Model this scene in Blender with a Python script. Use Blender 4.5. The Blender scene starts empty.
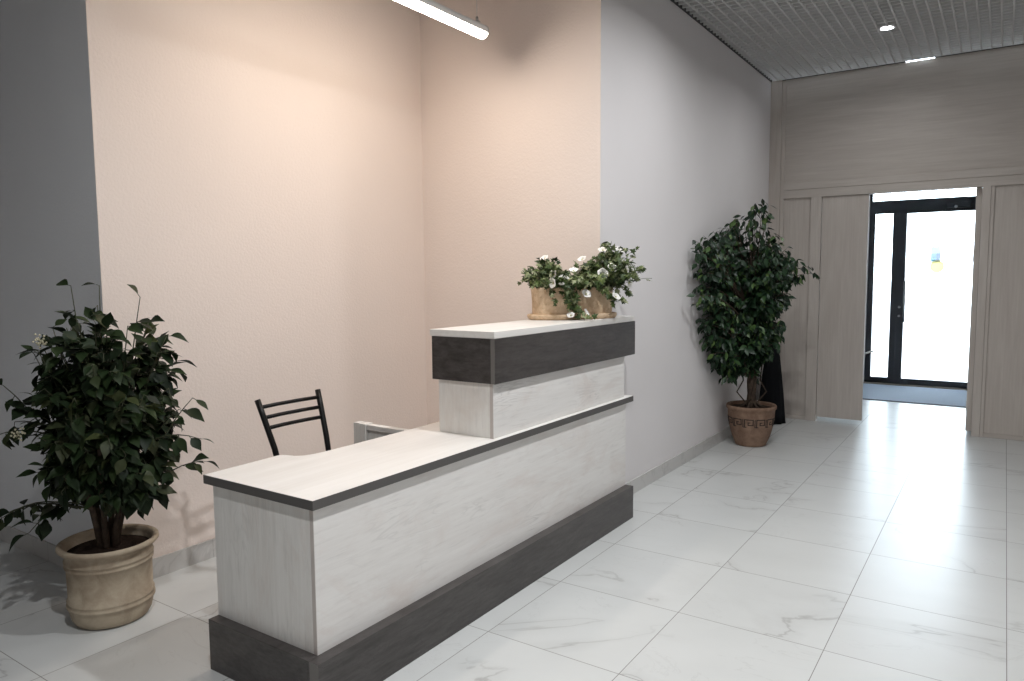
import bpy, bmesh, math, random
from mathutils import Vector, Matrix
R = random.Random(7)
SC = bpy.context.scene
COL = SC.collection
PI = math.pi

# ------------------------------------------------------------------ node helpers
class NT:
    def __init__(s, name):
        s.m = bpy.data.materials.new(name); s.m.use_nodes = True
        s.t = s.m.node_tree; s.t.nodes.clear()
        s.out = s.n('ShaderNodeOutputMaterial')
    def n(s, typ, **kw):
        nd = s.t.nodes.new(typ)
        for k, v in kw.items(): setattr(nd, k, v)
        return nd
    def l(s, a, b): s.t.links.new(a, b)
    def setin(s, nd, key, v):
        i = nd.inputs[key]
        if hasattr(v, 'is_output') or isinstance(v, bpy.types.NodeSocket): s.l(v, i)
        else: i.default_value = v
    def math(s, op, a, b=None, c=None, clamp=False):
        nd = s.n('ShaderNodeMath', operation=op); nd.use_clamp = clamp
        s.setin(nd, 0, a)
        if b is not None: s.setin(nd, 1, b)
        if c is not None: s.setin(nd, 2, c)
        return nd.outputs[0]
    def vmath(s, op, a, b=None):
        nd = s.n('ShaderNodeVectorMath', operation=op)
        s.setin(nd, 0, a)
        if b is not None: s.setin(nd, 1, b)
        return nd.outputs[0]
    def mix(s, f, a, b, blend='MIX'):
        nd = s.n('ShaderNodeMix', data_type='RGBA', blend_type=blend)
        s.setin(nd, 0, f); s.setin(nd, 6, a); s.setin(nd, 7, b)
        return nd.outputs[2]
    def ramp(s, f, stops):
        nd = s.n('ShaderNodeValToRGB'); s.setin(nd, 0, f)
        e = nd.color_ramp.elements
        while len(e) < len(stops): e.new(0.5)
        for i, (p, c) in enumerate(stops):
            e[i].position = p; e[i].color = c if len(c) == 4 else (*c, 1)
        return nd.outputs[0]
    def maprange(s, v, a, b, c=0.0, d=1.0):
        nd = s.n('ShaderNodeMapRange', clamp=True)
        for i, x in enumerate((v, a, b, c, d)): s.setin(nd, i, x)
        return nd.outputs[0]
    def coord(s, kind='Object'): return s.n('ShaderNodeTexCoord').outputs[kind]
    def noise(s, vec, scale=5, detail=4, rough=.5, dist=0.0):
        nd = s.n('ShaderNodeTexNoise'); s.setin(nd, 'Vector', vec)
        nd.inputs['Scale'].default_value = scale; nd.inputs['Detail'].default_value = detail
        nd.inputs['Roughness'].default_value = rough; nd.inputs['Distortion'].default_value = dist
        return nd
    def bump(s, h, strength=.3, dist=.01):
        nd = s.n('ShaderNodeBump'); s.setin(nd, 'Height', h)
        nd.inputs['Strength'].default_value = strength; nd.inputs['Distance'].default_value = dist
        return nd.outputs[0]
    def bsdf(s, color, rough=.5, spec=.5, metal=0.0, normal=None, **kw):
        b = s.n('ShaderNodeBsdfPrincipled')
        s.setin(b, 'Base Color', color if not isinstance(color, tuple) or len(color) == 4 else (*color, 1))
        s.setin(b, 'Roughness', rough); s.setin(b, 'Specular IOR Level', spec); s.setin(b, 'Metallic', metal)
        if normal is not None: s.l(normal, b.inputs['Normal'])
        for k, v in kw.items(): s.setin(b, k.replace('_', ' '), v)
        s.l(b.outputs[0], s.out.inputs[0])
        return b

def plain(name, c, rough=.5, spec=.5, metal=0.0):
    t = NT(name); t.bsdf((*c, 1), rough, spec, metal); return t.m

def paint(name, c, bump=.25, scale=90):
    t = NT(name); v = t.coord()
    n1 = t.noise(v, scale, 3, .6).outputs[0]; n2 = t.noise(v, 1.3, 3).outputs[0]
    col = t.mix(t.maprange(n2, .3, .7), (*[x * .965 for x in c], 1), (*c, 1))
    t.bsdf(col, .75, .25, normal=t.bump(n1, bump, .006)); return t.m

def wood(name, ca, cb, axis=2, fine=1.0, rough=.45, contrast=1.0, knots=0.0, spec=.4):
    """laminate with grain along the axis (0 x, 1 y, 2 z)"""
    t = NT(name); v = t.coord()
    sc = [26 * fine] * 3; sc[axis] = 1.1 * fine
    g = t.noise(t.vmath('MULTIPLY', v, tuple(sc)), 2.2, 5, .6, .25).outputs[0]
    sc2 = [5.0 * fine] * 3; sc2[axis] = .7 * fine
    b = t.noise(t.vmath('MULTIPLY', v, tuple(sc2)), 1.6, 4, .55, 1.2).outputs[0]
    f = t.math('ADD', t.math('MULTIPLY', g, .55), t.math('MULTIPLY', b, .45))
    f = t.maprange(f, .5 - .17 / contrast, .5 + .15 / contrast)
    col = t.mix(f, (*ca, 1), (*cb, 1))
    if knots:
        pt = t.math('MULTIPLY', t.maprange(t.noise(t.vmath('MULTIPLY', v, tuple(2.2 if i != axis else .8 for i in range(3))), 2.0, 6, .7, .8).outputs[0], .50, .68), .55)
        col = t.mix(pt, col, (ca[0]*.93, ca[1]*.86, ca[2]*.83, 1))
        sc3 = [55.0] * 3; sc3[axis] = 6.0
        col = t.mix(t.math('MULTIPLY', t.maprange(t.noise(t.vmath('MULTIPLY', v, tuple(sc3)), 1.0, 3, .6).outputs[0], .56, .72), .35), col, (*[x * .8 for x in ca], 1))
        rings = t.math('SINE', t.math('MULTIPLY', b, 60))
        k = t.math('MULTIPLY', t.maprange(rings, .35, 1), t.maprange(t.noise(v, 2.6, 2).outputs[0], .52, .68))
        col = t.mix(t.math('MULTIPLY', k, knots), col, (*[x * .72 for x in ca], 1))
    t.bsdf(col, rough, spec, normal=t.bump(g, .08, .003)); return t.m

# ------------------------------------------------------------------ mesh helpers
class MB:
    def __init__(s): s.v = []; s.f = []; s.mi = []; s.sm = []
    def add(s, vs, fs, mi=0, smooth=False):
        o = len(s.v); s.v += [tuple(x) for x in vs]
        for f in fs: s.f.append(tuple(i + o for i in f)); s.mi.append(mi); s.sm.append(smooth)
    def box(s, x0, x1, y0, y1, z0, z1, mi=0):
        s.add([(x0,y0,z0),(x1,y0,z0),(x1,y1,z0),(x0,y1,z0),(x0,y0,z1),(x1,y0,z1),(x1,y1,z1),(x0,y1,z1)],
              [(0,3,2,1),(4,5,6,7),(0,1,5,4),(1,2,6,5),(2,3,7,6),(3,0,4,7)], mi)
    def prism(s, poly, z0, z1, mi=0, mi_side=None):
        n = len(poly)
        if mi_side is None: mi_side = mi
        s.add([(x,y,z0) for x,y in poly] + [(x,y,z1) for x,y in poly], [tuple(range(n))[::-1], tuple(range(n,2*n))], mi)
        s.add([(x,y,z0) for x,y in poly] + [(x,y,z1) for x,y in poly], [(i,(i+1)%n,(i+1)%n+n,i+n) for i in range(n)], mi_side)
    def tube(s, pts, r, n=8, cap=True, mi=0):
        pts = [Vector(p) for p in pts]; m = len(pts)
        rs = r if isinstance(r, (list, tuple)) else [r] * m
        vs = []; up = None
        for i, p in enumerate(pts):
            d = (pts[min(i+1,m-1)] - pts[max(i-1,0)]).normalized()
            if up is None:
                up = d.orthogonal().normalized()
            else:
                up = (up - d * up.dot(d))
                up = up.normalized() if up.length > 1e-6 else d.orthogonal().normalized()
            w = d.cross(up)
            for k in range(n):
                a = 2*PI*k/n
                vs.append(p + (up*math.cos(a) + w*math.sin(a)) * rs[i])
        fs = [(i*n+k, i*n+(k+1)%n, (i+1)*n+(k+1)%n, (i+1)*n+k) for i in range(m-1) for k in range(n)]
        if cap: fs += [tuple(range(n))[::-1], tuple(range((m-1)*n, m*n))]
        s.add(vs, fs, mi, True)
    def lathe(s, prof, n=48, c=(0,0,0), sx=1.0, sy=1.0, mi=0, closed=False):
        vs = []
        for r, z in prof:
            for k in range(n):
                a = 2*PI*k/n
                vs.append((c[0]+r*sx*math.cos(a), c[1]+r*sy*math.sin(a), c[2]+z))
        m = len(prof)
        fs = [(i*n+k, i*n+(k+1)%n, (i+1)*n+(k+1)%n, (i+1)*n+k) for i in range(m-1) for k in range(n)]
        if not closed:
            fs += [tuple(range(n))[::-1], tuple(range((m-1)*n, m*n))]
        s.add(vs, fs, mi, True)
    def build(s, name, mats, parent=None, bevel=0, loc=None, fix=True):
        me = bpy.data.meshes.new(name); me.from_pydata(s.v, [], s.f); me.update()
        if not isinstance(mats, (list, tuple)): mats = [mats]
        for m in mats: me.materials.append(m)
        for p, i, sm in zip(me.polygons, s.mi, s.sm): p.material_index = i; p.use_smooth = sm
        o = bpy.data.objects.new(name, me); COL.objects.link(o)
        if fix:
            bm = bmesh.new(); bm.from_mesh(me)
            bmesh.ops.remove_doubles(bm, verts=bm.verts, dist=1e-6)
            bmesh.ops.recalc_face_normals(bm, faces=bm.faces)
            bm.to_mesh(me); bm.free()
        if bevel:
            md = o.modifiers.new('bevel', 'BEVEL'); md.width = bevel; md.segments = 2; md.limit_method = 'ANGLE'
        if parent is not None: o.parent = parent
        if loc is not None: o.location = loc
        return o

def thing(name, label, cat, loc=(0,0,0), rz=0.0, group=None):
    o = bpy.data.objects.new(name, None); COL.objects.link(o)
    o.location = loc; o.rotation_euler = (0,0,rz); o.empty_display_size = .1
    o['label'] = label; o['category'] = cat
    if group: o['group'] = group
    return o
def tag(o, label, cat, group=None):
    o['label'] = label; o['category'] = cat
    if group: o['group'] = group
    return o
def struct(o, label=None, cat=None):
    o['kind'] = 'structure'
    if label: o['label'] = label
    if cat: o['category'] = cat
    return o

# ------------------------------------------------------------------ layout (metres, from the photograph's perspective)
PWX, GWY, EWY, WWX, DY, HC = -3.49, 1.761, 4.047, -2.071, 7.87, 3.455   # pink wall x, grey wall y, end wall y, white wall x, wood wall y, ceiling
XR, YB, XL = 3.4, -4.0, -6.2
VY = 11.05                                                               # glass entrance
TX0, TY0, TD = -1.1462, 3.0079, .6058

# ------------------------------------------------------------------ materials
PINK = paint('pink_wallpaper', (.84,.74,.68), .35, 70)
GREYW = paint('grey_wallpaper', (.85,.865,.89), .3, 70)
WHITEW = paint('white_wall_paint', (.75,.725,.725), .08, 70)

def marble_tile(name, base, dark):
    t = NT(name); v = t.coord(); sp = t.n('ShaderNodeSeparateXYZ'); t.l(v, sp.inputs[0])
    u = t.math('DIVIDE', t.math('SUBTRACT', sp.outputs[0], TX0), TD)
    w = t.math('DIVIDE', t.math('SUBTRACT', sp.outputs[1], TY0), TD)
    fu = t.math('FRACT', u); fw = t.math('FRACT', w)
    eu = t.math('MINIMUM', fu, t.math('SUBTRACT', 1.0, fu)); ew = t.math('MINIMUM', fw, t.math('SUBTRACT', 1.0, fw))
    e = t.math('MINIMUM', eu, ew)
    grout = t.maprange(e, .0016, .0034, 1.0, 0.0)
    idv = t.n('ShaderNodeCombineXYZ'); t.l(t.math('FLOOR', u), idv.inputs[0]); t.l(t.math('FLOOR', w), idv.inputs[1])
    wn = t.n('ShaderNodeTexWhiteNoise', noise_dimensions='3D'); t.l(idv.outputs[0], wn.inputs[0])
    off = t.vmath('MULTIPLY', wn.outputs['Color'], (17., 13., 9.))
    rot = t.n('ShaderNodeVectorRotate', rotation_type='Z_AXIS'); t.l(t.vmath('ADD', v, off), rot.inputs['Vector']); t.l(t.math('MULTIPLY_ADD', wn.outputs['Value'], .7, -.55), rot.inputs['Angle'])
    q = t.vmath('MULTIPLY', rot.outputs[0], (.7, 1.25, 1.0))
    n1 = t.noise(q, .95, 7, .5, .7).outputs[0]
    n2 = t.noise(t.vmath('ADD', q, (5., 3., 1.)), 2.3, 7, .6, 1.1).outputs[0]
    msk = t.maprange(t.noise(q, 1.4, 2).outputs[0], .44, .58)
    d1 = t.math('ABSOLUTE', t.math('SUBTRACT', n1, .5)); d2 = t.math('ABSOLUTE', t.math('SUBTRACT', n2, .5))
    v1 = t.math('MULTIPLY', t.maprange(d1, 0.0, .0065, 1.0, 0.0), msk)
    v1h = t.math('MULTIPLY', t.maprange(d1, 0.0, .045, .20, 0.0), msk)
    v2 = t.math('MULTIPLY', t.maprange(d2, 0.0, .008, .22, 0.0), t.maprange(n1, .48, .62))
    vein = t.math('MINIMUM', t.math('ADD', t.math('ADD', t.math('MULTIPLY', v1, .60), v1h), v2), 1.0)
    cloud = t.maprange(t.noise(q, 2.5, 4).outputs[0], .3, .7)
    c = t.mix(cloud, (*[x * .94 for x in base], 1), (*base, 1))
    c = t.mix(t.math('MULTIPLY', vein, .80), c, (*dark, 1))
    c = t.mix(grout, c, (.20,.19,.18,1))
    r = t.mix(grout, (.30,.30,.30,1), (.8,.8,.8,1))
    t.bsdf(c, r, .36, normal=t.bump(t.math('SUBTRACT', 1.0, grout), .25, .002)); return t.m
FLOOR = marble_tile('marble_floor_tile', (.575,.585,.575), (.27,.265,.255))
def base_tile():
    t = NT('marble_baseboard_tile'); v = t.coord()
    n1 = t.noise(v, 2.4, 7, .6, 1.0).outputs[0]
    d1 = t.math('ABSOLUTE', t.math('SUBTRACT', n1, .5))
    vein = t.maprange(d1, 0.0, .025, 1.0, 0.0)
    sp = t.n('ShaderNodeSeparateXYZ'); t.l(v, sp.inputs[0])
    a = t.math('FRACT', t.math('DIVIDE', t.math('ADD', sp.outputs[0], sp.outputs[1]), TD))
    g = t.maprange(t.math('MINIMUM', a, t.math('SUBTRACT', 1.0, a)), .0015, .004, 1.0, 0.0)
    c = t.mix(t.math('MULTIPLY', vein, .35), (.56,.55,.535,1), (.36,.35,.34,1))
    c = t.mix(t.math('MULTIPLY', g, .6), c, (.25,.24,.23,1))
    t.bsdf(c, .3, .5); return t.m
BASE = base_tile()

WOODV = wood('ash_laminate_vertical', (.45,.40,.36), (.565,.52,.475), 2, 1.0, .5, .8)
WOODH = wood('ash_laminate_horizontal', (.43,.385,.345), (.545,.50,.455), 0, 1.0, .5, .8)
DWV = wood('whitewashed_wood_vertical', (.67,.65,.615), (.79,.775,.745), 2, 1.2, .42, .75, .3)
DWH = wood('whitewashed_wood_horizontal', (.685,.66,.635), (.79,.775,.75), 1, 1.1, .42, .75, .5)
DTOP = wood('whitewashed_worktop', (.68,.65,.61), (.80,.78,.75), 1, .6, .38, .7)
EDGE = plain('dark_grey_edge_band', (.085,.08,.076), .45)
def slate():
    t = NT('dark_charcoal_wood'); v = t.coord()
    a = t.noise(t.vmath('MULTIPLY', v, (3., 1.2, 9.)), 3.0, 6, .65, .6).outputs[0]
    b = t.noise(t.vmath('MULTIPLY', v, (8., 3., 20.)), 4.0, 4, .6, .2).outputs[0]
    crack = t.maprange(t.math('ABSOLUTE', t.math('SUBTRACT', t.noise(t.vmath('MULTIPLY', v, (3.,2.,5.)), 2.5, 6, .6, 1.5).outputs[0], .5)), 0.0, .012, .55, 0.0)
    c = t.mix(t.maprange(t.math('ADD', t.math('MULTIPLY', a, .6), t.math('MULTIPLY', b, .4)), .36, .64), (.030,.025,.023,1), (.078,.070,.067,1))
    c = t.mix(crack, c, (.024,.02,.019,1))
    t.bsdf(c, .36, .55, normal=t.bump(b, .1, .003)); return t.m
SLATE = slate()
BLACKM = plain('black_powder_coat', (.004,.004,.004), .4, .3)
BLACKV = plain('black_vinyl', (.018,.017,.017), .5)

# ------------------------------------------------------------------ room shell
m = MB(); m.box(XL-.2, XR+.2, YB-.2, 12.0, -.1, 0); fl = struct(m.build('floor', FLOOR))
m = MB(); m.box(XL, PWX, GWY, GWY+.14, 0, 3.9); struct(m.build('wall_left', GREYW))
m = MB(); m.box(PWX-.14, PWX, GWY+.14, EWY+.14, 0, 3.9); m.box(PWX-.0, PWX+.0008, GWY, GWY+.14, 0, 3.9)
m = MB(); m.box(PWX-.0005, PWX+.0025, GWY+.0004, EWY, 0, 3.9); m.box(PWX-.14, PWX, GWY+.14, EWY+.14, 0, 3.9); struct(m.build('wall_back', PINK))
m = MB(); m.box(PWX, WWX-.0005, EWY, EWY+.14, 0, 3.9); struct(m.build('wall_end', PINK))
m = MB(); m.box(WWX-.14, WWX, EWY+.0005, DY+.08, 0, 3.9); struct(m.build('wall_white', WHITEW))
m = MB(); m.box(XR, XR+.14, YB, DY+.1, 0, 3.9); struct(m.build('wall_right', WHITEW))
m = MB(); m.box(XL-.14, XR+.14, YB-.14, YB, 0, 3.9); struct(m.build('wall_rear', WHITEW))
m = MB(); m.box(XL-.14, XL, YB, GWY+.14, 0, 3.9); struct(m.build('wall_side', WHITEW))
# skirting of the same marble tile
bh, bt = .1, .011
m = MB(); m.box(XL, PWX+.011, GWY-bt, GWY-.0005, 0, bh); struct(m.build('baseboard_left', BASE))
m = MB(); m.box(PWX+.003, PWX+.003+bt, GWY, EWY-.001, 0, bh); struct(m.build('baseboard_back', BASE))
m = MB(); m.box(PWX+.015, WWX, EWY-bt, EWY-.0005, 0, bh); struct(m.build('baseboard_end', BASE))
m = MB(); m.box(WWX+.0005, WWX+bt, EWY+.0, DY-.03, 0, bh); struct(m.build('baseboard_right', BASE))

# open-cell grid ceiling with the dark void above it
GRID = plain('grey_grid_ceiling', (.56,.555,.545), .5, .4)
VOID = plain('dark_ceiling_void', (.045,.045,.045), .9, .1)
m = MB(); m.box(XL-.2, XR+.2, YB-.2, DY+.2, 3.84, 3.94); struct(m.build('ceiling_slab', VOID))
m = MB(); P = .0755; th = .014; ch = .04
x = -.034 - 70 * P
while x < XR:
    y0, y1 = YB + .01, (DY - .035 if x > WWX + .012 else (EWY - .012 if x > PWX + .012 else GWY - .012))
    if x > XL + .01: m.box(x-.006, x+.006, y0, y1, HC, HC + ch)
    x += P
y = YB + .05
while y < DY - .035:
    x0 = WWX + .012 if y > EWY - .01 else (PWX + .012 if y > GWY - .01 else XL + .01)
    m.box(x0, XR - .01, y-th/2, y+th/2, HC + .0006, HC + ch)
    y += P
gc = struct(m.build('ceiling', GRID, fix=False))
# black shadow angle along the edges
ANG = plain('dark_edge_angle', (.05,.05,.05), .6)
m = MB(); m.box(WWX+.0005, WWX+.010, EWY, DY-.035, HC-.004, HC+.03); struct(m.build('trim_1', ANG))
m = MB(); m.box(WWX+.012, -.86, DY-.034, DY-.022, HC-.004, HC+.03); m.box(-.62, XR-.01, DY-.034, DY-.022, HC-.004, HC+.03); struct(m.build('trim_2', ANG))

# ------------------------------------------------------------------ wooden far wall
OX0, OX1, OZ = -1.555, -.208, 2.266            # door opening
wl = bpy.data.objects.new('wall_far', None); COL.objects.link(wl); wl['kind'] = 'structure'
def wp(name, mat, boxes, bevel=.002):
    m = MB()
    for b in boxes: m.box(*b)
    return struct(m.build(name, mat, wl, bevel))
F0, F1 = DY-.02, DY+.06                         # frame members' front and back
wp('corner_post', WOODV, [(-2.0705,-1.959,DY-.035,F1,0,HC+.05)])
wp('upper_panel', WOODH, [(-1.93,-.86,DY,F1-.01,2.42,HC+.05),(-.62,XR,DY,F1-.01,2.42,HC+.05),(-.86,-.62,DY,F1-.01,2.42,HC+.001)], 0)
wp('side_stile', WOODV, [(-1.959,-1.922,DY-.012,F1,0,HC+.05)])
wp('header_rail', WOODH, [(-1.922,XR,F0,F1,2.266,2.349),(-1.922,XR,F0-.004,F1,2.3505,2.423)])
wp('left_panel', WOODV, [(-1.922,-1.658,DY,F1-.01,.04,2.266)])
wp('bottom_rail', WOODH, [(-1.922,-1.658,DY-.01,F1,0,.04),(-.112,.19,DY-.01,F1,0,.04)])
wp('door_stile', WOODV, [(-1.658,-1.557,F0,F1,0,2.266),(-.206,-.14,F0,F1,0,2.266),(-.139,-.112,F0+.006,F1,0,2.266)])
wp('right_panel', WOODV, [(-.112,.19,DY,F1-.01,.04,2.266)])
wp('right_stile', WOODV, [(.19,.29,F0,F1,0,2.266)])
wp('far_right_panel', WOODV, [(.29,XR,DY,F1-.01,.0,2.266)])

# left wooden leaf, shut; its right-hand partner stands open into the vestibule
d1 = struct(thing('door_1', 'narrow ash wood door leaf standing shut beside the bright opening, gap of daylight under it', 'door', (OX0, DY, 0)))
m = MB(); m.box(.002, .425, 0, .04, .044, 2.264); m.build('leaf', WOODV, d1, .002)
CHR = plain('brushed_steel', (.55,.55,.55), .3, .5, 1.0)
m = MB(); m.tube([(.415,.04,.70),(.415,.095,.70)], .011, 10); m.tube([(.405,.095,.70),(.44,.10,.712),(.50,.102,.735)], [.011,.01,.008], 10); m.build('handle', CHR, d1)
d2 = struct(thing('door_2', 'wooden door leaf opened away into the entrance lobby at the right jamb', 'door', (OX1, DY, 0)))
m = MB(); m.box(-.046, -.001, .045, .93, .035, 2.2655); m.build('leaf', WOODV, d2, .002)
m = MB(); m.box(-.0495, -.046, .049, .075, .22, .32); m.box(-.0495, -.046, .049, .075, 1.60, 1.70); m.build('hinge', CHR, d2)

# ------------------------------------------------------------------ entrance lobby and glass front
LOBW = paint('lobby_paint', (.74,.735,.73), .05)
VX0, VX1, VH = -2.3, .9, 3.1
m = MB(); m.box(VX0-.1, VX0, DY+.08, VY+.1, 0, VH+.3); struct(m.build('wall_lobby_left', LOBW))
m = MB(); m.box(VX1, VX1+.1, DY+.08, VY+.1, 0, VH+.3); struct(m.build('wall_lobby_right', LOBW))
m = MB(); m.box(VX0-.1, VX1+.1, DY+.08, VY+.1, VH, VH+.08); struct(m.build('ceiling_lobby', LOBW))
m = MB(); m.box(VX0, -1.57, VY, VY+.1, 0, VH); m.box(-.13, VX1, VY, VY+.1, 0, VH); struct(m.build('wall_front', LOBW))
# back of the wooden wall above the header closes off the void
m = MB(); m.box(VX0-.1, VX1+.1, DY+.06, DY+.08, 2.30, 3.40); struct(m.build('wall_lobby_back', LOBW))
ALU = plain('anthracite_aluminium', (.030,.034,.042), .4, .5)
def glass():
    t = NT('clear_glass'); tr = t.n('ShaderNodeBsdfTransparent'); tr.inputs[0].default_value = (.96,.98,.98,1)
    gl = t.n('ShaderNodeBsdfGlossy'); gl.inputs['Roughness'].default_value = .02
    fr = t.n('ShaderNodeFresnel'); fr.inputs[0].default_value = 1.45
    mx = t.n('ShaderNodeMixShader'); t.l(fr.outputs[0], mx.inputs[0]); t.l(tr.outputs[0], mx.inputs[1]); t.l(gl.outputs[0], mx.inputs[2])
    t.l(mx.outputs[0], t.out.inputs[0]); return t.m
GLASS = glass()
d3 = struct(thing('door_3', 'dark aluminium framed glass entrance door with narrow sidelight, flooded with daylight', 'door', (-1.57, VY, 0)))
X = lambda x: x + 1.57
m = MB()
m.box(X(-1.57),X(-1.500),0,.07,0,2.47); m.box(X(-1.500),X(-.13),0,.07,2.302,2.47)
m.box(X(-1.500),X(-1.205),0,.07,0,.086); m.box(X(-1.283),X(-1.205),0,.07,.086,2.302); m.box(X(-.20),X(-.13),0,.07,0,2.302)
m.build('frame', ALU, d3, .003)
m = MB()
m.box(X(-1.2045),X(-1.118),-.012,.058,.012,2.3015); m.box(X(-.275),X(-.204),-.012,.058,.012,2.298)
m.box(X(-1.118),X(-.275),-.012,.058,.012,.088); m.box(X(-1.118),X(-.275),-.012,.058,2.292,2.3015); m.build('leaf_frame', ALU, d3, .002)
m = MB(); m.box(X(-1.118),X(-.275),.018,.026,.088,2.292); m.build('door_pane', GLASS, d3)
m = MB(); m.box(X(-1.500),X(-1.283),.030,.038,.086,2.302); m.build('sidelight_pane', GLASS, d3)
m = MB(); m.tube([(X(-1.108),-.075,.85),(X(-1.108),-.075,1.40)], .014, 12); m.tube([(X(-1.125),-.012,.93),(X(-1.108),-.075,.93)], .008, 8); m.tube([(X(-1.125),-.012,1.32),(X(-1.108),-.075,1.32)], .008, 8); m.build('pull_handle', CHR, d3)
for zz in (1.05, .93):
    m = MB(); m.tube([(X(-1.170),-.013,zz),(X(-1.170),-.024,zz)], .016, 14); m.build('lock_cylinder', CHR, d3)
m = MB(); m.box(X(-.66),X(-.40),-.06,-.013,2.33,2.40); m.build('door_closer', ALU, d3, .004)
m = MB(); m.tube([(X(-.565),-.03,2.345),(X(-.565),-.066,2.345)], .018, 12); m.build('closer_knob', CHR, d3)
w1 = struct(thing('window_1', 'bright transom window strip above the glass entrance door', 'window', (-1.57, VY, 2.47)))
m = MB(); m.box(0,.03,0,.07,0,.63); m.box(1.41,1.44,0,.07,0,.63); m.box(.03,1.41,0,.07,.60,.63); m.build('frame', ALU, w1)
m = MB(); m.box(.03,1.41,.03,.038,0.0,.60); m.build('pane', GLASS, w1)
m = MB(); m.box(-1.57, -.13, VY-.10, VY+.12, 0, .011); struct(m.build('trim_3', plain('brown_threshold', (.42,.36,.31), .5)))
# paving outside
m = MB(); m.box(-25, 25, VY+.12, 60, -.12, -.02)
struct(m.build('ground_outside', paint('pale_paving', (.62,.61,.60), .1)), 'pale paving outside the glass entrance', 'ground')

# ------------------------------------------------------------------ door mat, notice and sticker
def carpet():
    t = NT('blue_grey_carpet'); v = t.coord(); n = t.noise(v, 160, 3, .7).outputs[0]
    c = t.mix(t.maprange(n, .3, .7), (.22,.28,.37,1), (.56,.62,.70,1)); t.bsdf(c, .95, .1, normal=t.bump(n, .6, .006)); return t.m
mt = thing('door_mat', 'blue-grey carpet mat on the floor before the glass entrance door', 'mat', (-.85, 10.2, 0))
m = MB(); m.box(-.82,.82,-.655,.655,.0005,.012); m.build('pile', carpet(), mt, .004)
m = MB()
for b in ((-.85,.85,-.685,-.656),(-.85,.85,.656,.685),(-.85,-.821,-.656,.656),(.821,.85,-.656,.656)): m.box(*b,.0005,.009)
m.build('border', plain('grey_rubber', (.10,.11,.13), .7), mt)
nt = thing('notice_sheet', 'small pale blue-grey notice stuck inside the glass door, above the yellow disc', 'notice', (-.772, VY+.012, 1.68))
def paper(name, c, film=.24):
    t = NT(name); d = t.n('ShaderNodeBsdfDiffuse'); d.inputs[0].default_value = (*c,1); r = t.n('ShaderNodeBsdfTranslucent'); r.inputs[0].default_value = (*c,1)
    mx = t.n('ShaderNodeMixShader'); mx.inputs[0].default_value = .5; t.l(d.outputs[0], mx.inputs[1]); t.l(r.outputs[0], mx.inputs[2])
    tp = t.n('ShaderNodeBsdfTransparent'); tp.inputs[0].default_value = (*c,1); m2 = t.n('ShaderNodeMixShader'); m2.inputs[0].default_value = film
    t.l(mx.outputs[0], m2.inputs[1]); t.l(tp.outputs[0], m2.inputs[2]); t.l(m2.outputs[0], t.out.inputs[0]); return t.m
PALE = paper('pale_blue_paper', (.80,.85,.89), .17)
m = MB(); m.box(-.056,.056,0,.0018,-.045,.165); m.build('sheet', PALE, nt)
m = MB(); m.box(-.050,.006,-.0016,-.0002,.005,.075); m.build('picture', paper('light_blue_print', (.88,.94,.97), .9), nt)
m = MB(); m.box(.008,.052,-.0016,-.0002,-.04,.075); m.build('text_block', paper('grey_print', (.84,.84,.88), .85), nt)
m = MB(); m.box(-.050,.004,-.0016,-.0002,-.022,-.002); m.build('strip', paper('teal_print', (.45,.72,.74), .8), nt)
m = MB()
m.add([(0,0,0)]+[(.083*math.cos(2*PI*k/40),0,.083*math.sin(2*PI*k/40)) for k in range(40)]+[(.083*math.cos(2*PI*k/40),.0016,.083*math.sin(2*PI*k/40)) for k in range(40)]+[(0,.0016,0)],
      [(0,1+(k+1)%40,1+k) for k in range(40)]+[(1+k,1+(k+1)%40,41+(k+1)%40,41+k) for k in range(40)]+[(81,41+k,41+(k+1)%40) for k in range(40)])
st = m.build('round_sticker', paper('yellow_sticker', (.97,.90,.60), .24), None, 0, (-.751, VY+.0085, 1.585))
tag(st, 'round yellow warning disc on the glass entrance door', 'sticker')

# ------------------------------------------------------------------ reception desk
DX, DN = -1.89, 1.595
desk = thing('reception_desk', 'long whitewashed wood reception desk with raised counter and charcoal plinth', 'reception desk', (0,0,0))
ZW0, ZW1 = .7164, .75
WC = WWX + .006                                 # stands clear of the white wall's corner
yE = EWY - .004
nz = [(-2.40,2.20),(-2.402,2.12),(-2.408,2.06),(-2.424,2.015),(-2.45,1.992),(-2.485,1.985),(-2.505,1.978),(-2.517,1.962)]
out = [(-1.895,1.608),(-1.895,4.155),(WC,4.155),(WC,yE),(-2.40,yE)] + nz + [(-2.508,1.608)]
m = MB(); m.prism(out, ZW0, ZW1); wt = m.build('worktop', DTOP, desk, .001)
m = MB()
def off_strip(poly, z0, z1, t):
    n = len(poly); c = []
    for i in range(n):
        a, b, d = Vector(poly[i-1]), Vector(poly[i]), Vector(poly[(i+1)%n])
        n1 = Vector(((b-a).y, -(b-a).x)).normalized(); n2 = Vector(((d-b).y, -(d-b).x)).normalized()
        k = n1 + n2; k = k / max(.3, k.dot(n1)); c.append((b + k * t, b + k * .0002))
    for i in range(n):
        (o1, i1), (o2, i2) = c[i], c[(i+1)%n]
        m.add([(*i1,z0),(*o1,z0),(*o1,z1),(*i1,z1),(*i2,z0),(*o2,z0),(*o2,z1),(*i2,z1)],
              [(0,1,5,4),(1,2,6,5),(2,3,7,6),(3,0,4,7)])
off_strip(out, ZW0-.0004, ZW1-.0004, .0016)
m.build('edge_band', EDGE, wt)
m = MB(); m.box(-1.929,-1.910,1.622,4.083,.19,ZW0); m.build('front_panel', DWH, desk, .0012)
m = MB(); m.box(-2.474,-1.9305,1.622,1.641,.0,ZW0); m.build('side_panel', DWV, desk, .0012)
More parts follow.
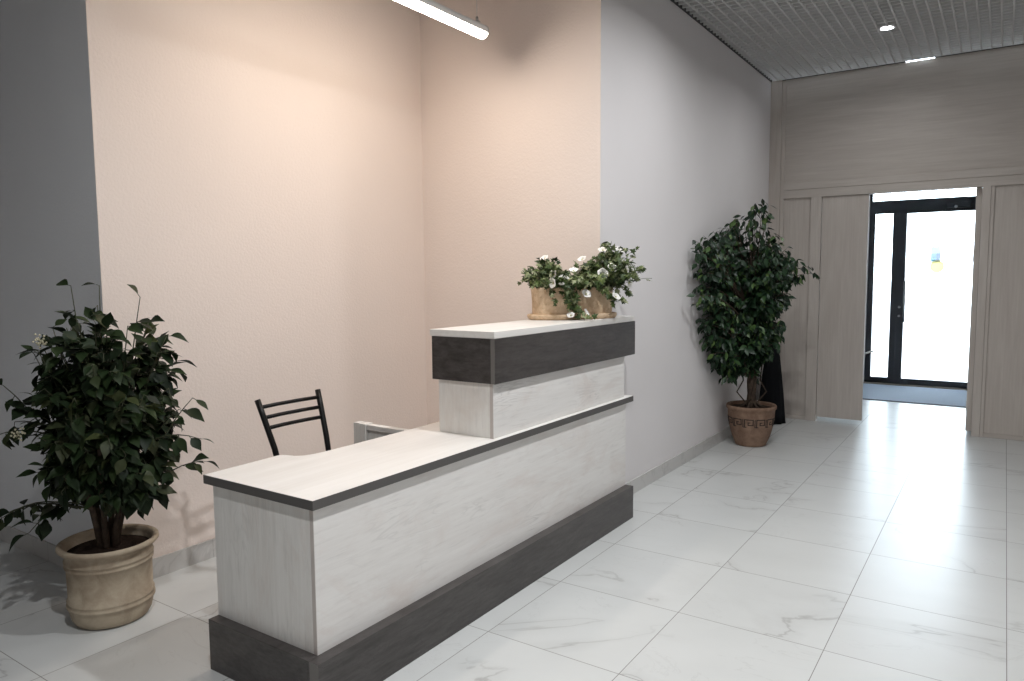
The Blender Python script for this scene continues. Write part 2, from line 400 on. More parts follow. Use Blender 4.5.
m = MB(); m.box(-2.36,-1.9265,yE-.02,yE,.0,ZW0); m.build('wall_panel', DWV, desk, .0012)
m = MB(); m.box(-2.36,-1.9265,2.75,2.77,.0,ZW0); m.build('partition', DWV, desk, .0012)
m = MB(); m.box(-1.9095,-1.857,1.577,4.085,0,.20); m.build('plinth_front', SLATE, desk, .0012)
m = MB(); m.box(-2.472,-1.910,1.577,1.6215,0,.20); m.build('plinth_side', SLATE, desk, .0012)
# raised counter
m = MB(); m.box(-1.942,-1.923,2.695,4.085,ZW1+.0005,1.02); m.build('riser_front', DWH, desk, .0012)
m = MB(); m.box(-2.246,-1.9425,2.697,2.716,ZW1+.0005,1.02); m.build('riser_side', DWV, desk, .0012)
m = MB(); m.box(-2.246,-2.227,2.7165,yE,ZW1+.0005,1.02); m.build('riser_back', DWH, desk, .0012)
m = MB(); m.box(-1.9245,-1.902,2.680,4.195,1.0064,1.2135); m.build('fascia_front', SLATE, desk, .0012)
m = MB(); m.box(-2.273,-1.925,2.682,2.702,1.0064,1.2135); m.build('fascia_side', SLATE, desk, .0012)
m = MB(); m.box(-2.273,-2.255,2.7025,yE,1.0064,1.2135); m.build('fascia_back', SLATE, desk, .0012)
m = MB(); m.prism([(-1.906,2.684),(-1.906,4.192),(WC,4.192),(WC,yE),(-2.286,yE),(-2.286,2.684)], 1.214, 1.2455); m.build('counter_top', DTOP, desk, .001)
m = MB(); m.box(-2.25,-1.95,2.75,yE-.01,1.0064,1.02); m.build('counter_bottom', DWH, desk)

STRIP = plain('brown_grey_edge_strip', (.15,.14,.13), .45); STRIPW = plain('beige_edge_strip', (.50,.45,.42), .45)
for nm, par_, b_, mt_ in (('fascia_edge', 'fascia_front', (-1.9240,-1.9025,2.6788,2.6799,1.0070,1.2130), STRIP), ('plinth_edge', 'plinth_front', (-1.9000,-1.8575,1.5758,1.5769,.001,.1995), STRIP),
                          ('panel_edge', 'front_panel', (-1.9285,-1.9105,1.6208,1.6219,.201,.716), STRIPW), ('riser_edge', 'riser_front', (-1.9415,-1.9235,2.6938,2.6949,.751,1.006), STRIPW)):
    m = MB(); m.box(*b_); m.build(nm, mt_, [c for c in desk.children if c.name == par_][0])

# ------------------------------------------------------------------ pale board unit behind the desk
pb = thing('drawer_unit', 'pale wooden unit peeking over the back edge of the reception desk', 'cabinet', (-2.86, 2.72, 0))
m = MB(); m.box(.095,.37,.012,.045,.05,.72); m.build('panel', DWV, pb, .0015)
m = MB(); m.box(.098,.37,-.002,.012,.695,.722); m.build('top_rail', DWH, pb, .0015)
m = MB(); m.box(.0,.042,.0,.05,0,.725); m.build('post', DWV, pb, .0015)
m = MB(); m.box(.050,.094,-.006,.05,0,.725); m.build('post', DWV, pb, .0015)
m = MB(); m.box(.042,.050,.03,.045,0,.71); m.build('gap_filler', BLACKV, pb)
m = MB(); m.box(.26,.38,-.05,.010,.660,.672); m.build('ledge', plain('dark_brown_edge', (.09,.045,.03), .5), pb, .0015)
m = MB(); m.box(.33,.37,-.012,.05,0,.695); m.build('post', DWV, pb, .0015)

# ------------------------------------------------------------------ chair
ch = thing('chair', 'black metal tube chair with three-rail back behind the reception desk', 'chair', (-2.75, 2.415, 0))
def post_pts(s):
    return [(-.25,s*.189,.905),(-.222,s*.181,.83),(-.195,s*.173,.755),(-.165,s*.164,.67),(-.142,s*.157,.58),(-.13,s*.155,.47),(-.135,s*.158,.35),(-.165,s*.168,.15),(-.20,s*.178,.0)]
def lerp(a,b,t): return tuple(x+(y-x)*t for x,y in zip(a,b))
for s in (-1,1):
    m = MB(); m.tube(post_pts(s), .0145, 14); m.build('back_post', BLACKM, ch)
    m = MB(); m.tube([(.20,s*.17,.455),(.225,s*.175,.44),(.235,s*.178,.40),(.25,s*.185,0)], .0105, 12); m.build('leg', BLACKM, ch)
    m = MB(); m.tube([(-.13,s*.155,.445),(.2,s*.17,.445)], .0095, 10); m.build('seat_frame', BLACKM, ch)
for k, (z, xx, hw) in enumerate(((.868,-.236,.184),(.818,-.218,.179),(.768,-.2,.174))):
    m = MB(); m.tube([(xx,-hw,z),(xx-.012,-hw*.4,z),(xx-.012,hw*.4,z),(xx,hw,z)], .0098, 10); m.build('rail', BLACKM, ch)
m = MB()
prof = [(.0,.456),(.17,.456),(.195,.463),(.203,.48),(.197,.498),(.17,.506),(.0,.510)]
m.lathe([(max(r,.002),z) for r,z in prof], 40, (.035,0,0), 1.0, .98); m.build('seat', BLACKV, ch)
m = MB(); m.tube([(-.16,-.166,.17),(-.16,.166,.17)], .008, 8); m.build('stretcher', BLACKM, ch)

# ------------------------------------------------------------------ pendant lamp
LX, LY0, LY1, LZ = -2.66, 2.15, 3.66, 2.955
lamp = thing('pendant_lamp', 'linear white LED tube lamp hanging on thin wires over the reception desk', 'lamp', (LX, LY1, LZ))
WPL = plain('white_lamp_housing', (.88,.87,.85), .4)
Ln = LY1 - LY0
def arcprof(a0, a1, n, rx, rz): return [(rx*math.cos(a0+(a1-a0)*i/n), rz*math.sin(a0+(a1-a0)*i/n)) for i in range(n+1)]
def extrude_y(m, poly, y0, y1):
    n = len(poly)
    m.add([(x,y0,z) for x,z in poly]+[(x,y1,z) for x,z in poly], [tuple(range(n)), tuple(range(n,2*n))[::-1]]+[(i,i+n,(i+1)%n+n,(i+1)%n) for i in range(n)])
m = MB(); extrude_y(m, arcprof(-.30, PI+.30, 18, .040, .040), -Ln, 0); m.build('housing', WPL, lamp)
tl = NT('lamp_diffuser'); em = tl.n('ShaderNodeEmission'); em.inputs[0].default_value = (1.0,.865,.735,1); em.inputs[1].default_value = 46.0; tl.l(em.outputs[0], tl.out.inputs[0])
m = MB(); extrude_y(m, arcprof(PI+.32, 2*PI-.32, 14, .0385, .041), -Ln+.003, -.004); m.build('diffuser', tl.m, lamp)
m = MB(); extrude_y(m, arcprof(0, 2*PI, 24, .041, .041)[:-1], .0003, .004); extrude_y(m, arcprof(-.6, PI+.6, 14, .026, .028), .004, .012); m.tube([(0,.012,.0),(0,.028,.0)], .012, 12); m.build('end_cap', plain('grey_end_cap', (.42,.41,.39), .4), lamp)
for yy in (-.06, -Ln+.06):
    w = None
    m = MB(); m.box(-.016,.016,yy-.012,yy+.012,.036,.048); m.tube([(0,yy,.048),(0,yy,.072)], .008, 10); c = m.build('clip', CHR, lamp)
    m = MB(); m.tube([(0,yy,.072),(0,yy,HC-LZ+.04)], .0016, 6); m.build('wire', CHR, lamp)

# ------------------------------------------------------------------ downlights
def downlight_thing(x, y):
    d = thing('downlight', 'small round recessed light glowing in the grey grid ceiling', 'light', (x, y, HC))
    m = MB(); m.lathe([(.050,-.002),(.062,-.004),(.064,.001),(.062,.03),(.050,.03)], 32, (0,0,0), closed=True)
    m.add([], []); m.build('ring', plain('white_downlight_ring', (.75,.75,.75), .4), d)
    t = NT('downlight_lens'); e = t.n('ShaderNodeEmission'); e.inputs[0].default_value = (.93,.97,1,1); e.inputs[1].default_value = 30; t.l(e.outputs[0], t.out.inputs[0])
    m = MB(); m.lathe([(.001,.004),(.0495,.004),(.0495,.012),(.001,.012)], 32); m.build('lens', t.m, d)
downlight_thing(-.874, 6.70)
SPOTS = [(-.874,.70,42),(-.874,2.70,44),(-.874,4.70,22),(1.13,.70,10),(1.13,2.70,6),(1.13,4.70,4),(1.13,-1.3,20),(-.874,6.70,9)]
for x, y, e in SPOTS:
    L = bpy.data.lights.new('downlight_beam', 'AREA'); L.shape = 'DISK'; L.size = .12; L.energy = e; L.color = (.975,.985,1.0); L.spread = math.radians(158)
    o = bpy.data.objects.new('downlight_beam', L); COL.objects.link(o); o.location = (x, y, HC - .008)

# ------------------------------------------------------------------ foliage
def leaf_mat(name, stops, rough=.45, spec=.35):
    t = NT(name); g = t.n('ShaderNodeNewGeometry')
    c = t.ramp(g.outputs['Random Per Island'], stops)
    b = t.bsdf(c, rough, spec); return t.m
def rnd_dir():
    while True:
        v = Vector((R.uniform(-1,1),R.uniform(-1,1),R.uniform(-1,1)))
        if .1 < v.length < 1: return v.normalized()
def leaf(mb, p, d, up, L, W, prof, fold=.35, droop=.35):
    d = d.normalized(); s = d.cross(up)
    if s.length < 1e-3: s = d.orthogonal()
    s.normalize(); n = s.cross(d)
    vs = []; k = len(prof)
    for i, w in enumerate(prof):
        t = i/(k-1); c = p + d*(L*t) - n*(droop*L*t*t)
        ww = W*.5*w
        vs += [c - s*ww + n*ww*fold, c, c + s*ww + n*ww*fold]
    fs = []
    for i in range(k-1):
        a, b = i*3, (i+1)*3
        fs += [(a,a+1,b+1,b),(a+1,a+2,b+2,b+1)]
    mb.add(vs, fs, 0, True)
OVATE = [.06,.62,.95,1.0,.72,.34,.02]
ELLIP = [.05,.5,.92,1.0,.78,.36,.02]
def bez(a, b, c, n=8):
    a, b, c = Vector(a), Vector(b), Vector(c)
    return [a*(1-t)**2 + b*2*t*(1-t) + c*t*t for t in [i/n for i in range(n+1)]]

# --- bush in the beige pot
bx, by = -3.240, 1.605
VR = Vector((.829,.559,0)); VF = Vector((-.559,.829,0))     # across and away from the visitor
bush = thing('potted_bush', 'dark leafy bush in a beige ribbed pot at the grey and pink wall corner', 'potted plant', (bx, by, 0))
def stain(name, ca, cb, sc=14, dark=None):
    t = NT(name); v = t.coord()
    a = t.noise(v, sc, 6, .65, .4).outputs[0]; b = t.noise(v, sc*.3, 3, .5).outputs[0]
    f = t.maprange(t.math('ADD', t.math('MULTIPLY', a, .6), t.math('MULTIPLY', b, .4)), .36, .62)
    c = t.mix(f, (*ca,1), (*cb,1))
    if dark:
        k = t.maprange(t.noise(v, sc*2.3, 4, .7).outputs[0], .60, .70)
        c = t.mix(t.math('MULTIPLY', k, .6), c, (*dark,1))
    t.bsdf(c, .75, .25, normal=t.bump(a, .35, .006)); return t.m
POT1 = stain('aged_beige_clay', (.27,.21,.15), (.48,.405,.305), 11)
m = MB()
m.lathe([(.001,0),(.125,0),(.145,.008),(.158,.03),(.165,.06),(.168,.078),(.175,.084),(.175,.092),(.168,.098),(.172,.104),(.173,.112),(.167,.118),
         (.168,.20),(.169,.252),(.175,.258),(.176,.266),(.170,.272),(.176,.278),(.177,.286),(.171,.293),(.174,.318),(.184,.328),(.194,.332),(.201,.340),(.200,.352),(.191,.357),(.178,.352),(.172,.335),(.166,.30),(.001,.298)], 64)
m.build('pot', POT1, bush)
SOIL = NT('dark_soil'); sn = SOIL.noise(SOIL.coord(), 60, 4, .7).outputs[0]; SOIL.bsdf(SOIL.mix(sn, (.012,.008,.006,1), (.05,.032,.022,1)), .95, .1, normal=SOIL.bump(sn, .9, .02)); SOIL = SOIL.m
m = MB(); m.lathe([(.001,.300),(.165,.300),(.168,.312),(.10,.322),(.001,.326)], 32); m.build('soil', SOIL, bush)
BARK = stain('brown_bark', (.03,.021,.015), (.085,.06,.043), 30)
def blocked1(p):
    x, y = p.x + bx, p.y + by
    return (y > GWY - .025 and x < PWX + .03) or x < PWX - 3 or (x < PWX + .03 and y > GWY - .025) or (x > -2.58 and y > 1.5 and p.z < .85)
fol = MB(); br = MB(); tr = MB()
cen = Vector((.0,-.02,.955)) + VR*.055
for k in range(6):
    a = 2*PI*k/6 + .3
    b0 = Vector((.03*math.cos(a),.03*math.sin(a),.31)); b2 = cen + Vector((.16*math.cos(a),.16*math.sin(a),-.12+R.uniform(-.1,.1)))
    tr.tube(bez(b0, b0+Vector((.02*math.cos(a),.02*math.sin(a),.2)), b2), [.016-.001*i for i in range(9)], 8)
tips = []
def sgn(v): return v
while len(tips) < 215:
    d = rnd_dir(); rr = R.uniform(.72,1.0) if len(tips) > 90 else R.uniform(.1,.75)
    w = VR*(d.x*.315*rr) + VF*(d.y*.31*rr) + Vector((0,0,d.z*(.47 if d.z>0 else .51)*rr))
    tips.append(cen + w)
special = [(-.38,-.12,.49,1),(-.24,-.10,.47,1),(-.28,-.10,.42,1),(-.45,-.10,.46,1),(.42,.0,.80,1),(.43,.0,.70,1),(.30,.0,1.25,1),(.05,-.05,1.47,1),(.22,-.05,1.42,1),(-.07,-.05,1.47,1),(-.40,-.1,.84,1),(-.36,-.08,1.05,1),(-.38,0,.88,1),(.40,0,.98,1)]
for (a,b,z,_) in special: tips.append(VR*a + VF*b + Vector((0,0,z)))
nl = 0
for ti, tip in enumerate(tips):
    if blocked1(tip): continue
    st = Vector((tip.x*.25, tip.y*.25, min(tip.z-.08, .62+R.uniform(-.15,.25)) if tip.z > .55 else .5))
    path = bez(st, (st+tip)*.5 + Vector((0,0,.10)), tip, 7)
    br.tube(path, [.0045-.0004*i for i in range(8)], 5)
    for j in range(14 if ti < 215 else 8):
        t = R.uniform(.45,1.0) if j else 1.0
        p = path[min(7,int(t*7))]
        o = (p - cen); o.z *= .4
        d = (o.normalized()*.7 + rnd_dir()*.9 + Vector((0,0,-.30)))
        L = R.uniform(.05,.086)
        q = p + d.normalized()*(L*1.25)
        if blocked1(p) or blocked1(q): continue
        br.tube([p, p + d.normalized()*L*.25], .0014, 4, False)
        leaf(fol, p + d.normalized()*L*.22, d, Vector((0,0,1))+rnd_dir()*.5 - VF*.3, L, L*R.uniform(.56,.72), OVATE, R.uniform(.1,.5), R.uniform(.1,.55))
LEAF1 = leaf_mat('dark_green_leaf', [(0,(.008,.014,.007)),(.45,(.014,.026,.010)),(.8,(.024,.040,.014)),(.93,(.040,.046,.024)),(1,(.05,.062,.022))], .5, .18)
tr.build('trunk', BARK, bush); br.build('branches', plain('dark_green_twig', (.04,.045,.02), .6), bush); fol.build('foliage', LEAF1, bush, fix=False)
FLW = plain('cream_blossom', (.62,.58,.42), .6)
for (a,b,z) in ((-.11,-.22,1.25),(-.27,-.15,.86)):
    m = MB(); c = VR*a + VF*b + Vector((0,0,z))
    for k in range(26):
        p = c + rnd_dir()*R.uniform(.008,.032); m.lathe([(.0005,-.0045),(.004,-.002),(.0045,.001),(.0005,.0045)], 6, p)
    m.build('blossom', FLW, bush)

# --- weeping fig in the terracotta pot
fx, fy = -1.815, 6.46
fig = thing('potted_fig_tree', 'tall weeping fig tree in a terracotta pot against the white wall', 'potted plant', (fx, fy, 0))
POT2 = stain('brown_terracotta', (.16,.095,.065), (.28,.185,.13), 16, (.10,.06,.04))
fprof = [(r*1.03, z*1.2) for r, z in [(.001,0),(.118,0),(.126,.006),(.130,.014),(.132,.022),(.150,.055),(.167,.10),(.180,.145),(.188,.19),(.193,.235),(.194,.262),(.199,.267),(.206,.275),(.207,.292),(.202,.299),(.193,.297),(.186,.285),(.183,.262),(.001,.258)]]
m = MB(); m.lathe(fprof, 64); m.build('pot', POT2, fig)
def rad(z):
    P2 = fprof[3:11]
    for (r0,z0),(r1,z1) in zip(P2,P2[1:]):
        if z0 <= z <= z1: return r0+(r1-r0)*(z-z0)/(z1-z0)
    return P2[-1][0]
m = MB(); NU = 12; un_ = 2*PI/NU
def bandseg(a0, z0, a1, z1, w):
    # a raised dark stroke on the pot; a in band units, z in metres
    if abs(z0-z1) < 1e-6:
        n = 5; A = [a0+(a1-a0)*i/n for i in range(n+1)]; rows = [(A[i], z0-w/2, z0+w/2) for i in range(n+1)]
    else:
        aw = w/2/.175; rows = [(a0-aw, min(z0,z1)-w/2, max(z0,z1)+w/2),(a0+aw, min(z0,z1)-w/2, max(z0,z1)+w/2)]
    vs = []
    for a, za, zb in rows:
        for zz in (za, zb):
            for dr in (-.001, .0022): vs.append(((rad(zz)+dr)*math.cos(a),(rad(zz)+dr)*math.sin(a),zz))
    fs = []
    for i in range(len(rows)-1):
        a, b = i*4, (i+1)*4
        fs += [(a,b,b+1,a+1),(a+2,a+3,b+3,b+2),(a+1,b+1,b+3,a+3),(a,a+2,b+2,b)]
    e = (len(rows)-1)*4
    fs += [(0,1,3,2),(e,e+2,e+3,e+1)]
    m.add(vs, fs)
zb_, hgt = .186, .066
key = [(0,0),(0,1),(.72,1),(.72,.28),(.30,.28),(.30,.62),(.50,.62)]
for k in range(NU):
    a0 = k*un_
    pts = [(a0+u*un_*.98, zb_+v*hgt) for u, v in key]
    for (p, q) in zip(pts, pts[1:]): bandseg(p[0],p[1],q[0],q[1],.0075)
    bandseg(a0, zb_, a0+un_*.16, zb_, .0062); bandseg(a0+.86*un_, zb_, a0+un_, zb_, .0062); bandseg(a0+.86*un_, zb_, a0+.86*un_, zb_+hgt, .0062)
m.build('key_band', plain('dark_key_pattern', (.022,.016,.013), .8), fig)
m = MB(); m.lathe([(.001,.318),(.186,.318),(.188,.328),(.11,.338),(.001,.345)], 32)
m.build('soil', SOIL, fig)
tr = MB(); br = MB(); fol = MB(); MOSS = MB()
for k in range(4):
    pts = []; rs = []
    for i in range(26):
        t = i/25; a = 2*PI*k/4 + t*7.5
        pts.append((.022*math.cos(a)*(1+.3*t), .022*math.sin(a)*(1+.3*t),   .32+t*.95)); rs.append(.021*(1-.5*t))
    tr.tube(pts, rs, 8)
for k in range(7):
    a = 2*PI*k/7+.2
    tr.tube([(.03*math.cos(a),.03*math.sin(a),.39),(.07*math.cos(a),.07*math.sin(a),.352),(.12*math.cos(a),.12*math.sin(a),.333)], [.014,.010,.005], 6)
for sgx in (-1,1):
    c = VR*sgx
    tr.tube([c*.09+Vector((0,0,.325)), c*.055+Vector((0,0,.38)), c*.13+Vector((0,0,.47)), c*.075+Vector((0,0,.57)), c*.085+Vector((0,0,.70)), c*.03+Vector((0,0,.80))], .0065, 6)
tr.build('trunk', BARK, fig)
def blocked2(p):
    return p.x + fx < WWX + .015 or p.y + fy > DY - .06 or (p.x + fx < -1.935 and p.y + fy > DY - .07)
VR2 = Vector((.962,.272,0)); VF2 = Vector((-.272,.962,0))
fc = Vector((.02,-.22,1.28))
# crown outline: half widths left and right of the trunk, by height
def half(z, tab):
    for (z0,w0),(z1,w1) in zip(tab,tab[1:]):
        if z0 <= z <= z1: return w0+(w1-w0)*(z-z0)/(z1-z0)
    return 0
LT = [(.52,.05),(.60,.20),(.72,.22),(.80,.30),(.95,.36),(1.15,.42),(1.4,.50),(1.65,.50),(1.78,.42),(1.88,.25),(1.97,.08),(2.02,.0)]
RT = [(.52,.02),(.60,.12),(.75,.18),(.9,.30),(1.05,.36),(1.2,.34),(1.35,.42),(1.5,.50),(1.62,.47),(1.75,.40),(1.86,.22),(1.97,.10),(2.02,.0)]
tips = []
while len(tips) < 420:
    z = R.uniform(.60,2.0); s = R.choice((-1,1)); hw = half(z, LT if s<0 else RT)
    if R.random() > .25 + hw*1.6: continue
    a = R.uniform(-1,1); u = hw * R.uniform(0,1)**.6 ; dpt = R.uniform(-1,1)*max(.06,min(.42,hw))
    off = VR2*(s*u - .105) + VF2*dpt
    p = Vector((off.x, off.y, z))
    if s < 0 or blocked2(p):
        # pressed against the wall: bends along it, towards the room
        lim = WWX + .05 - fx
        if p.x < lim:
            ex = lim - p.x; p.x = lim + R.uniform(0,.06); p.y -= ex*2.2
    if blocked2(p): continue
    tips.append(p)
while len(tips) < 500:
    z = R.uniform(.75,1.7); w_ = half(z, LT); p = VR2*(R.uniform(-.5,.5)*w_ - .08) - VF2*R.uniform(.2,.36); p = Vector((p.x, p.y, z))
    if not blocked2(p): tips.append(p)
for (a, dd, z) in ((.0,0,2.10),(.06,0,2.13),(.10,0,2.08),(-.02,0,2.04),(.48,-.05,1.50),(.44,-.05,1.56),(-.20,-.3,.63),(-.14,-.25,.64)):
    tips.append(VR2*a + VF2*dd + Vector((0,0,z)))
for tip in tips:
    st = Vector((tip.x*.12, tip.y*.15, max(.62, min(1.22, tip.z-.25))))
    path = bez(st, st.lerp(tip,.55)+Vector((0,0,.16)), tip, 8)
    for q in path: q.x = max(q.x, WWX + .022 - fx)
    br.tube(path, [.006-.0006*i for i in range(9)], 5)
    n = 13
    for j in range(n):
        t = (R.uniform(.4,1.0) if tip.z < 2.02 else R.uniform(.72,1.0)) if j else 1.0
        p = path[min(8,int(t*8+.5))] + rnd_dir()*.02
        o = p - Vector((0,0,p.z)); d = (o.normalized()*.5 + rnd_dir()*.8 + Vector((0,0,-.75)))
        L = R.uniform(.055,.088)
        if blocked2(p) or blocked2(p+d.normalized()*L*1.15): continue
        leaf(fol, p, d, Vector((0,0,1)) + rnd_dir()*.7 - VF2*.4, L, L*R.uniform(.42,.54), ELLIP, R.uniform(.1,.4), R.uniform(0,.35))
LEAF2 = leaf_mat('fig_leaf', [(0,(.008,.020,.010)),(.5,(.013,.033,.015)),(.78,(.022,.055,.020)),(.9,(.05,.10,.03)),(1,(.10,.16,.045))], .4)
br.build('branches', BARK, fig); fol.build('foliage', LEAF2, fig, fix=False)

# --- black draped stand behind the fig
ds = thing('draped_stand', 'black cloth-covered tapering stand on the floor behind the terracotta pot', 'stand', (-1.922, 7.55, 0))
def cloth():
    t = NT('black_cloth'); n = t.noise(t.coord(), 120, 3).outputs[0]; t.bsdf((.008,.009,.011,1), .85, .15, normal=t.bump(n, .3, .003)); return t.m
m = MB(); vs = []; N = 40; rows = [(0,.138),(.10,.130),(.3,.118),(.5,.098),(.68,.078),(.74,.060),(.755,.02)]
for z, r in rows:
    for k in range(N):
        a = 2*PI*k/N; f = 1 + (.075*math.sin(9*a)+.04*math.sin(4*a+1))*(1-z/.8)
        vs.append((r*f*math.cos(a)*.92, r*f*math.sin(a), z+.001))
fs = [(i*N+k, i*N+(k+1)%N, (i+1)*N+(k+1)%N, (i+1)*N+k) for i in range(len(rows)-1) for k in range(N)] + [tuple(range(N))[::-1], tuple(range((len(rows)-1)*N, len(rows)*N))]
m.add(vs, fs, 0, True); m.build('cloth', cloth(), ds)
m = MB(); m.tube([(0,0,.75),(0,0,.80)], .012, 10); m.lathe([(.001,.80),(.02,.803),(.024,.815),(.018,.828),(.001,.832)], 16); m.build('finial', BLACKM, ds)

# --- ivy and petunia planter on the raised counter
px_, py_ = -2.112, 3.775
pl = thing('flower_planter', 'oval travertine planter of ivy and white flowers on the raised counter', 'planter', (px_, py_, 1.2457), -.58)
CLAY = stain('mottled_sand_clay', (.46,.31,.19), (.72,.56,.39), 26, (.20,.12,.07))
A, B = .104, .255
def oval(m, prof, n=72, p=2.6):
    vs = []
    for d, z in prof:
        for k in range(n):
            a = 2*PI*k/n; c, s = math.cos(a), math.sin(a)
            q = (abs(c)**p + abs(s)**p) ** (-1/p)
            sx = max(.001, A + d) if d > -.9 else .001; sy = max(.001, B + d) if d > -.9 else .002
            vs.append((sx*q*c, sy*q*s, z))
    M = len(prof)
    m.add(vs, [(i*n+k, i*n+(k+1)%n, (i+1)*n+(k+1)%n, (i+1)*n+k) for i in range(M-1) for k in range(n)] + [tuple(range(n))[::-1], tuple(range((M-1)*n, M*n))], 0, True)
m = MB(); oval(m, [(-.02,0),(.012,.0),(.022,.008),(.026,.022),(.024,.030),(.014,.032),(.004,.026),(-.02,.024)]); m.build('saucer', CLAY, pl)
m = MB(); oval(m, [(-.02,.0245),(-.006,.026),(-.003,.034),(-.001,.11),(.003,.166),(.006,.176),(.004,.185),(-.006,.185),(-.012,.176),(-.016,.146),(-.03,.144)]); m.build('pot', CLAY, pl)
m = MB(); oval(m, [(-.02,.148),(-.018,.155),(-.06,.163)]); m.build('soil', SOIL, pl)
fol = MB(); br = MB()
def ivy(mb, p, d, up, L):
    d = d.normalized(); s = d.cross(up)
    if s.length < 1e-3: s = d.orthogonal()
    s.normalize(); n = s.cross(d)
    out = [(0,-.02),(.20,-.12),(.52,.0),(.30,.22),(.50,.50),(.20,.48),(0,1.0),(-.20,.48),(-.50,.50),(-.30,.22),(-.52,.0),(-.20,-.12)]
    vs = [p + d*.28*L + n*.06*L] + [p + s*(x*L) + d*(y*L) - n*(.18*L*(abs(x)+max(0,y-.4))) for x,y in out]
    lo = min(v.z for v in vs)
    if lo < .006: vs = [v + Vector((0,0,.006-lo)) for v in vs]      # lies on the counter, never in it
    k = len(out); mb.add(vs, [(0,1+i,1+(i+1)%k) for i in range(k)], 0, False)
def hits_wall(p):
    c_, s_ = math.cos(-.58), math.sin(-.58)
    wx, wy = px_ + p.x*c_ - p.y*s_, py_ + p.x*s_ + p.y*c_
    return wx < WWX + .03 and wy > EWY - .03
def top_h(yy):
    # a lower mound at the visitor's end, a taller and wider one beyond, a dip between
    return .03 + .18*math.exp(-((yy+.165)/.095)**2) + .275*math.exp(-((yy-.215)/.15)**2)
for k in range(250):
    yy = R.uniform(-.255,.36); xx = R.gauss(.01,.075); h = top_h(yy)*R.uniform(.35,1.0)*max(.3, 1-abs(xx)*2.0)
    side = 1 if xx > 0 else -1
    tip = Vector((xx*1.6, yy*1.08, .165 + h)); st = Vector((max(-.07,min(.07,xx*.6)), max(-.20,min(.20,yy*.8)), .15))
    if hits_wall(tip): continue
    path = bez(st, st.lerp(tip,.5)+Vector((0,0,.05)), tip, 6)
    br.tube(path, .0016, 4, False)
    for j in range(8):
        p = path[R.randint(2,6)] + rnd_dir()*.012
        if hits_wall(p): continue
        d = rnd_dir()*.8 + Vector((side*.35,0,.1)) + Vector((.2,-.15,0)); ivy(fol, p, d, Vector((.45,-.1,.8))+rnd_dir()*.6, R.uniform(.026,.046))
# trailing shoots over the front and sprays beyond the far end
trails = [[(.06,-.08,.18),(.16,-.11,.18),(.175,-.07,.0),(.268,-.015,.008)],[(.06,-.10,.18),(.13,-.09,.15),(.14,-.07,.08),(.160,-.05,.02)],[(.06,-.12,.18),(.12,-.10,.15),(.135,-.09,.10),(.148,-.08,.05)],
          [(.06,-.05,.18),(.13,-.05,.16),(.140,-.045,.09),(.155,-.035,.04)],[(.06,-.07,.2),(.13,-.06,.17),(.140,-.08,.12),(.150,-.09,.10)],
          [(.05,.14,.19),(.12,.17,.17),(.135,.19,.12),(.14,.19,.07)],[(.05,.17,.20),(.12,.22,.18),(.14,.25,.13),(.14,.25,.09)],[(.05,.18,.2),(.10,.26,.2),(.12,.30,.16),(.13,.31,.13)],[(.05,.1,.2),(.12,.12,.2),(.135,.13,.17),(.14,.14,.14)],
          [(.03,-.18,.18),(.10,-.20,.18),(.118,-.19,.14),(.12,-.18,.09)],[(.05,.2,.24),(.06,.33,.33),(.06,.40,.31),(.06,.44,.275)],[(.04,.22,.24),(.05,.32,.27),(.06,.38,.25),(.06,.41,.23)],[(.03,.2,.26),(.03,.30,.40),(.03,.36,.42),(.03,.40,.40)]]
for ti, tp in enumerate(trails):
    pts = [Vector(a) for a in tp]
    path = [ (pts[0]*(1-t)**3 + pts[1]*3*t*(1-t)**2 + pts[2]*3*t*t*(1-t) + pts[3]*t**3) for t in [i/12 for i in range(13)]]
    br.tube(path, .0017, 5, False)
    for j in range(17 if ti < 9 else 10):
        p = path[R.randint(3,12)] + Vector((R.uniform(.0,.014),R.uniform(-.020,.020),R.uniform(-.002,.012)))
        if p.z < .014 and p.x < .24: p.z = .014
        ivy(fol, p, Vector((.35,-.1,-.3 if p.z > .05 else .05))+rnd_dir()*(.8 if p.z > .05 else .35), Vector((.9,-.2,.35))+rnd_dir()*.4, R.uniform(.024,.040))
IVY = leaf_mat('ivy_leaf', [(0,(.024,.042,.014)),(.45,(.055,.088,.024)),(.7,(.105,.145,.042)),(.86,(.19,.22,.11)),(1,(.29,.31,.18))], .5)
br.build('stems', plain('ivy_stem', (.09,.10,.04), .6), pl); fol.build('foliage', IVY, pl, fix=False)
PET = plain('white_petal', (.82,.80,.76), .6)
def flower(c, nrm, r):
    nrm = Vector(nrm).normalized(); u = nrm.orthogonal().normalized(); w = nrm.cross(u); vs = []; N = 30
    for rr, h in ((.08,-.45),(.30,-.22),(.62,-.02),(.9,.06),(1.0,.02)):
        for k in range(N):
            a = 2*PI*k/N; lob = 1 - .13*rr*abs(math.cos(2.5*a))**3 ; ruf = .05*rr*math.sin(10*a)
            vs.append(Vector(c) + (u*math.cos(a)+w*math.sin(a))*(r*rr*lob) + nrm*(r*(h+ruf)))
    m = MB(); m.add(vs, [(i*N+k,i*N+(k+1)%N,(i+1)*N+(k+1)%N,(i+1)*N+k) for i in range(4) for k in range(N)]+[tuple(range(N))], 0, True)
    o = m.build('flower', PET, pl, fix=False)
    m = MB(); p0 = Vector(c)-nrm*r*.40; m.tube([p0, p0+nrm*r*.28], [r*.10,r*.13], 8); m.build('stamen', plain('yellow_green_stamen', (.45,.45,.12), .6), o)
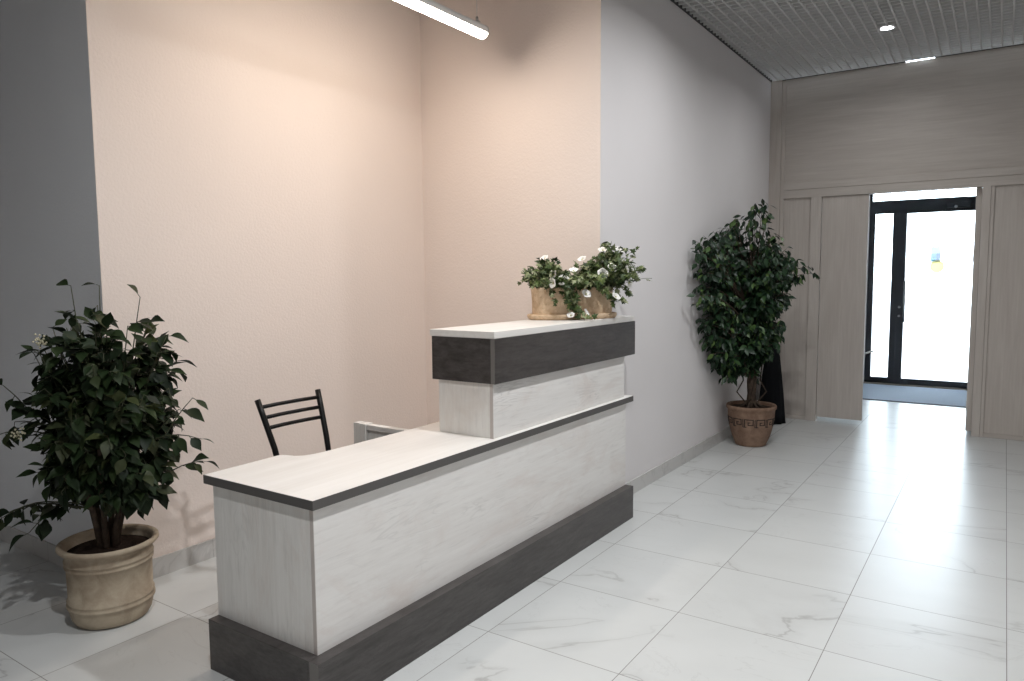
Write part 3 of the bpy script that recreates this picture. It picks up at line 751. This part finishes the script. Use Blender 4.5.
FL = [((.135,-.134,.222),(.8,-.5,.2),.034),((.12,-.193,.256),(.3,-.9,.2),.028),((.13,-.203,.205),(.3,-.9,.0),.030),((.15,.109,.256),(.9,-.15,.25),.034),((.13,.184,.29),(.8,.0,.5),.031),
      ((.10,.300,.277),(.7,.6,.1),.032),((.12,.309,.20),(.8,.5,-.1),.034),((.11,-.058,.28),(.4,-.2,.9),.028),((.14,.01,.145),(.7,.0,.5),.030),((.145,.202,.126),(.6,.2,.6),.030),
      ((.165,-.093,.026),(.5,-.4,.7),.024),((.168,.01,.036),(.6,.6,.5),.027),((.0,.194,.40),(.4,-.3,.8),.030),((.02,.300,.40),(.5,.1,.8),.034),((.0,.053,.345),(.3,-.5,.8),.028),((.0,-.19,.35),(.3,-.5,.8),.026)]
for c_, n_, r_ in FL: flower((c_[0]+(.028 if c_[2] > .1 else .005), c_[1]-.008, c_[2]+.006), n_, r_)

# ------------------------------------------------------------------ daylight
W = bpy.data.worlds.new('World'); SC.world = W; W.use_nodes = True
bg = W.node_tree.nodes['Background']; bg.inputs[0].default_value = (.80,.90,1.0,1); bg.inputs[1].default_value = 10.0

# ------------------------------------------------------------------ camera
cam = bpy.data.cameras.new('camera'); co = bpy.data.objects.new('camera', cam); COL.objects.link(co)
f, yaw, pitch, roll, h = 730.73, -.5932, -.0869, -.0076, 1.4932
cam.sensor_width = 36; cam.sensor_fit = 'HORIZONTAL'; cam.lens = f / 1024 * 36
cam.clip_start = .05; cam.clip_end = 200
fw = Vector((math.sin(yaw)*math.cos(pitch), math.cos(yaw)*math.cos(pitch), math.sin(pitch)))
r0 = Vector((math.cos(yaw), -math.sin(yaw), 0)); u0 = r0.cross(fw)
r1 = r0*math.cos(roll) + u0*math.sin(roll); u1 = -r0*math.sin(roll) + u0*math.cos(roll)
M = Matrix((r1, u1, -fw)).transposed().to_4x4(); M.translation = Vector((0,0,h)); co.matrix_world = M
SC.camera = co
SC.view_settings.view_transform = 'Standard'; SC.view_settings.look = 'None'
SC.view_settings.gamma = 1; SC.view_settings.use_curve_mapping = False; SC.view_settings.exposure = 0.0
SC.cycles.use_denoising = True
SC.cycles.max_bounces = 10; SC.cycles.diffuse_bounces = 6; SC.cycles.transparent_max_bounces = 16
